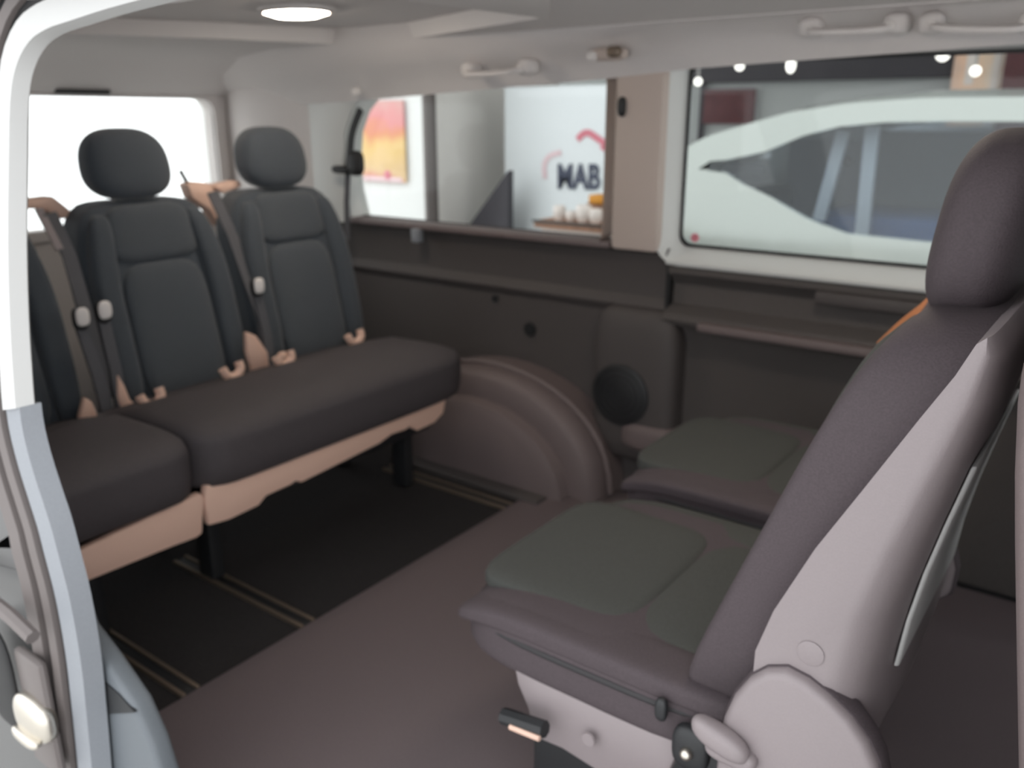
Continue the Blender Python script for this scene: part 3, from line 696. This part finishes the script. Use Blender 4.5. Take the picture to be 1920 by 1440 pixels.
# --- rear facing seats in the foreground
def captain(yn_, name, label, group):
    """near edge at y = yn_; faces the bench"""
    W = .465; yc = yn_+W/2
    t = thing(name, (-.45, yc, 0), label, 'seat', group)
    # cushion
    cw = lambda v, p: (v.x, v.y, v.z + (.014*abs(p[1])**3 - .03*max(0, -p[0])**5 - .012*max(0, p[0]))*(p[2] > 0))
    cu = pillow('seat_cushion', (-.492, yc, .385), (.250, W/2, .055), 'foreb', t, e=5, n=16, warp=cw)
    pillow('cushion_panel', (-.605, yc, .428), (.132, W/2-.064, .018), 'fore', cu, e=6, n=12)
    pillow('cushion_panel', (-.365, yc, .424), (.120, W/2-.064, .018), 'fore', cu, e=6, n=12)
    for s in (-1, 1): pillow('cushion_bolster', (-.49, yc+s*(W/2-.040), .424), (.238, .042, .018), 'foreb' if s < 0 else 'fore', cu, e=4, n=10, warp=lambda v, p: (v.x, v.y, v.z-.03*max(0, -p[0])**5))
    ring = []
    for q in range(48):
        c_, s_ = math.cos(q*math.pi/24), math.sin(q*math.pi/24); k_ = 1/(abs(c_)**4.2+abs(s_)**4.2)**(1/4.2)
        ring.append(Vector((-.492+.250*.995*c_*k_, yc+W/2*.995*s_*k_, .402-.010*max(0, -c_*k_)**5)))
    tube('piping', ring, .005, 'piping', cu, seg=6, closed=True)
    # base
    box('seat_pedestal', (-.62, yn_+.06, .012), (-.30, yn_+W-.06, .31), 'dark', t, bevel=.015)
    sk = [ony(a, b, .825) for a, b in ((958, 1243), (1010, 1272), (1130, 1335), (1215, 1372), (1268, 1388), (1266, 1420), (1240, 1475), (1160, 1478), (1100, 1440), (1050, 1408), (998, 1386), (985, 1330), (966, 1285))]
    dy = yn_-.825
    prism('base_skirt', [p+Vector((0, dy+.004, 0)) for p in sk], (0, .02, 0), 'shell', t, bevel=.005, label='light grey plastic base skirt')
    prism('base_skirt', [p+Vector((0, dy+W-.03, 0)) for p in sk], (0, .02, 0), 'shell', t, bevel=.005)
    for s in (0,):
        a, b = ony(944, 1342, .80)+Vector((0, dy, 0)), ony(1022, 1368, .80)+Vector((0, dy, 0))
        tube('slide_lever', [a, (a+b)/2, b], .012, 'dark', t, seg=8); tube('lever_pin', [(a*.7+b*.3)+Vector((0, -.013, -.003)), b+Vector((0, -.013, -.006))], .004, 'beige', t, seg=6)
        p = ony(1105, 1385, .82)+Vector((0, dy, 0)); disc('screw_cap', p, (0, -1, 0), .010, .004, 'shell', t, seg=14)
        p = ony(1240, 1330, .815)+Vector((0, dy, 0)); pillow('cushion_clip', p, (.008, .006, .016), 'dark', t, e=3, n=6)
    # backrest : shell outline in side view, lofted across the width with rounded flanks
    fr = [(-.245, .445), (-.262, .50), (-.262, .545), (-.247, .60), (-.212, .685), (-.172, .765), (-.135, .84), (-.112, .885), (-.100, .915)]
    bk = [(-.088, .922), (-.078, .905), (-.080, .86), (-.098, .78), (-.116, .70), (-.132, .62), (-.142, .54), (-.142, .47), (-.150, .42)]
    secs = []
    def back_sec(y, k, kz=1.0):
        f = [Vector((x, y, z)) for x, z in fr]; out = list(f)
        for i, (x, z) in enumerate(bk):
            fx = fr[len(fr)-1-i][0]; xx = fx+(x-fx)*k; out.append(Vector((xx, y, .44+(z-.44)*kz)))
        return out
    for y, k in ((0, .62), (.004, .72), (.014, .84), (.035, .93), (.075, 1.0), (W/2, 1.05), (W-.075, 1.0), (W-.035, .93), (W-.014, .84), (W-.004, .72), (W, .62)): secs.append(back_sec(yn_-.025+y*(1+.05/W), k))
    sh = loft('back_shell', secs, 'shell', t, smooth=50, label='light mauve grey plastic back shell')
    # white overlay painting the light caught by the back of the shell
    bx = lambda z, k=1.12: [Vector((lerp_at(sorted([(zz, x) for x, zz in bk]), z)+.002, yc+s, z)) for s in (-.16, .16)]
    bp = []
    for z in (.52, .58, .64, .70, .77): a_, b_ = bx(z); bp.append([a_, b_, b_+Vector((.005, -.004, 0)), a_+Vector((.005, .004, 0))])
    loft('back_glare', bp, 'white', sh, bevel=.003, label='pale overlay painting the glare on the back of the shell')
    # upholstery in front of the shell
    lw = lambda v, p: (v.x+.37*v.z+.030*max(0, -p[2])**2*0-.022*abs(p[1])**4*(p[0] < 0), v.y*(1-.10*max(0, p[2])**3), v.z)
    ub = pillow('backrest', (-.222, yc, .655), (.058, W/2-.004, .262), 'foreb', t, e=6, n=16, warp=lw)
    pillow('back_panel_pad', (-.275, yc, .66), (.026, W/2-.10, .21), 'fore', ub, e=5, n=12, warp=lambda v, p: (v.x+.37*v.z, v.y, v.z))
    # hub at the hinge
    hub = [ony(a, b, .785) for a, b in ((1345, 1390), (1352, 1352), (1372, 1310), (1400, 1278), (1432, 1262), (1470, 1262), (1510, 1283), (1550, 1315), (1590, 1355), (1622, 1400), (1640, 1440), (1652, 1500), (1640, 1560), (1450, 1600), (1330, 1520))]
    prism('hinge_cover', [p+Vector((0, dy+.0, 0)) for p in hub], (0, .045, 0), 'shell', t, bevel=.010, seg=3, label='rounded light grey hinge cover')
    hm = sum((p for p in (Vector(q) for q in hub)), Vector())/len(hub)
    prism('hinge_gap', [hm+(p-hm)*1.045+Vector((0, dy+.012, 0)) for p in hub], (0, .03, 0), 'foreb', t, bevel=.006)
    c = ony(1350, 1385, .775)+Vector((0, dy, 0))
    pillow('recline_lever', c, (.034, .014, .016), 'shell', t, e=2.5, n=10, warp=lambda v, p: (v.x, v.y, v.z-.25*v.x), label='pale recline lever')
    pillow('recline_lever_root', c+Vector((.012, .006, -.018)), (.03, .012, .012), 'shell', t, e=3, n=8)
    c = ony(1288, 1412, .80)+Vector((0, dy, 0)); pillow('adjuster_body', c+Vector((0, .012, 0)), (.024, .012, .03), 'dark', t, e=3, n=8)
    pillow('adjuster_pin', c+Vector((0, -.002, 0)), (.008, .008, .008), 'chrome', t, e=2, n=6)
    disc('shell_cap', ony(1520, 1225, .7995)+Vector((0, dy, 0)), (0, -1, 0), .014, .0012, 'shell', sh, seg=20)
    # headrest
    hc = (-.134, yc, .990)
    hr = pillow('headrest', hc, (.047, .128, .100), 'foreb', t, e=3, n=16, warp=lambda v, p: (v.x+.12*v.z+(.012 if v.x > 0 else 0)*0, v.y*(1-.08*p[2]**2), v.z))
    for s in (-1, 1):
        b = Vector(hc)+Vector((-.008, s*.055, -.092)); tube('post', [b, b+Vector((-.008, 0, -.06))], .007, 'metal', hr, seg=8)
        pillow('post_collar', b+Vector((-.006, 0, -.018)), (.018, .020, .010), 'black', hr, e=3, n=6)
    return t
captain(.825, 'rear_facing_seat', 'large rear facing seat nearest the camera with pale plastic back shell', 'rear facing seats in the middle of the van')
fs = captain(1.365, 'rear_facing_seat', 'rear facing seat partly hidden behind the nearer one, beside the side lining', 'rear facing seats in the middle of the van')
fs.location.x -= .03
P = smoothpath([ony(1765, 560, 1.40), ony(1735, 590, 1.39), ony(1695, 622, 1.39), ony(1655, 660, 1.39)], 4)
tube('shoulder_glow_strip', P, 0, 'amber', fs, flat=((-1, -1, .6), .022, .004), label='added amber strip painting a warm glow on the seat shoulder')  # added strip, its amber colour stands in for a warm glow

# --- front seat seen behind the foreground seat's shell
ft = thing('front_seat', (.18, .95, 0), 'dark front seat with beige shell at the right edge of the photo', 'seat')
ub = pillow('backrest', (.13, .95, .60), (.070, .24, .30), 'panel', ft, e=6, n=12, warp=lambda v, p: (v.x-.17*v.z, v.y, v.z))
pillow('back_shell', (.018, .95, .60), (.034, .235, .34), 'arch', ft, e=6, n=12, warp=lambda v, p: (v.x-.17*v.z, v.y, v.z), label='beige grey shell')
pillow('seat_cushion', (.38, .95, .36), (.26, .24, .07), 'seat', ft, e=6, n=12)
pillow('headrest', (.07, .95, 1.0), (.05, .12, .08), 'seat', ft, e=3.4, n=10)
box('seat_pedestal', (.15, .76, .005), (.55, 1.14, .30), 'dark', ft, bevel=.02)
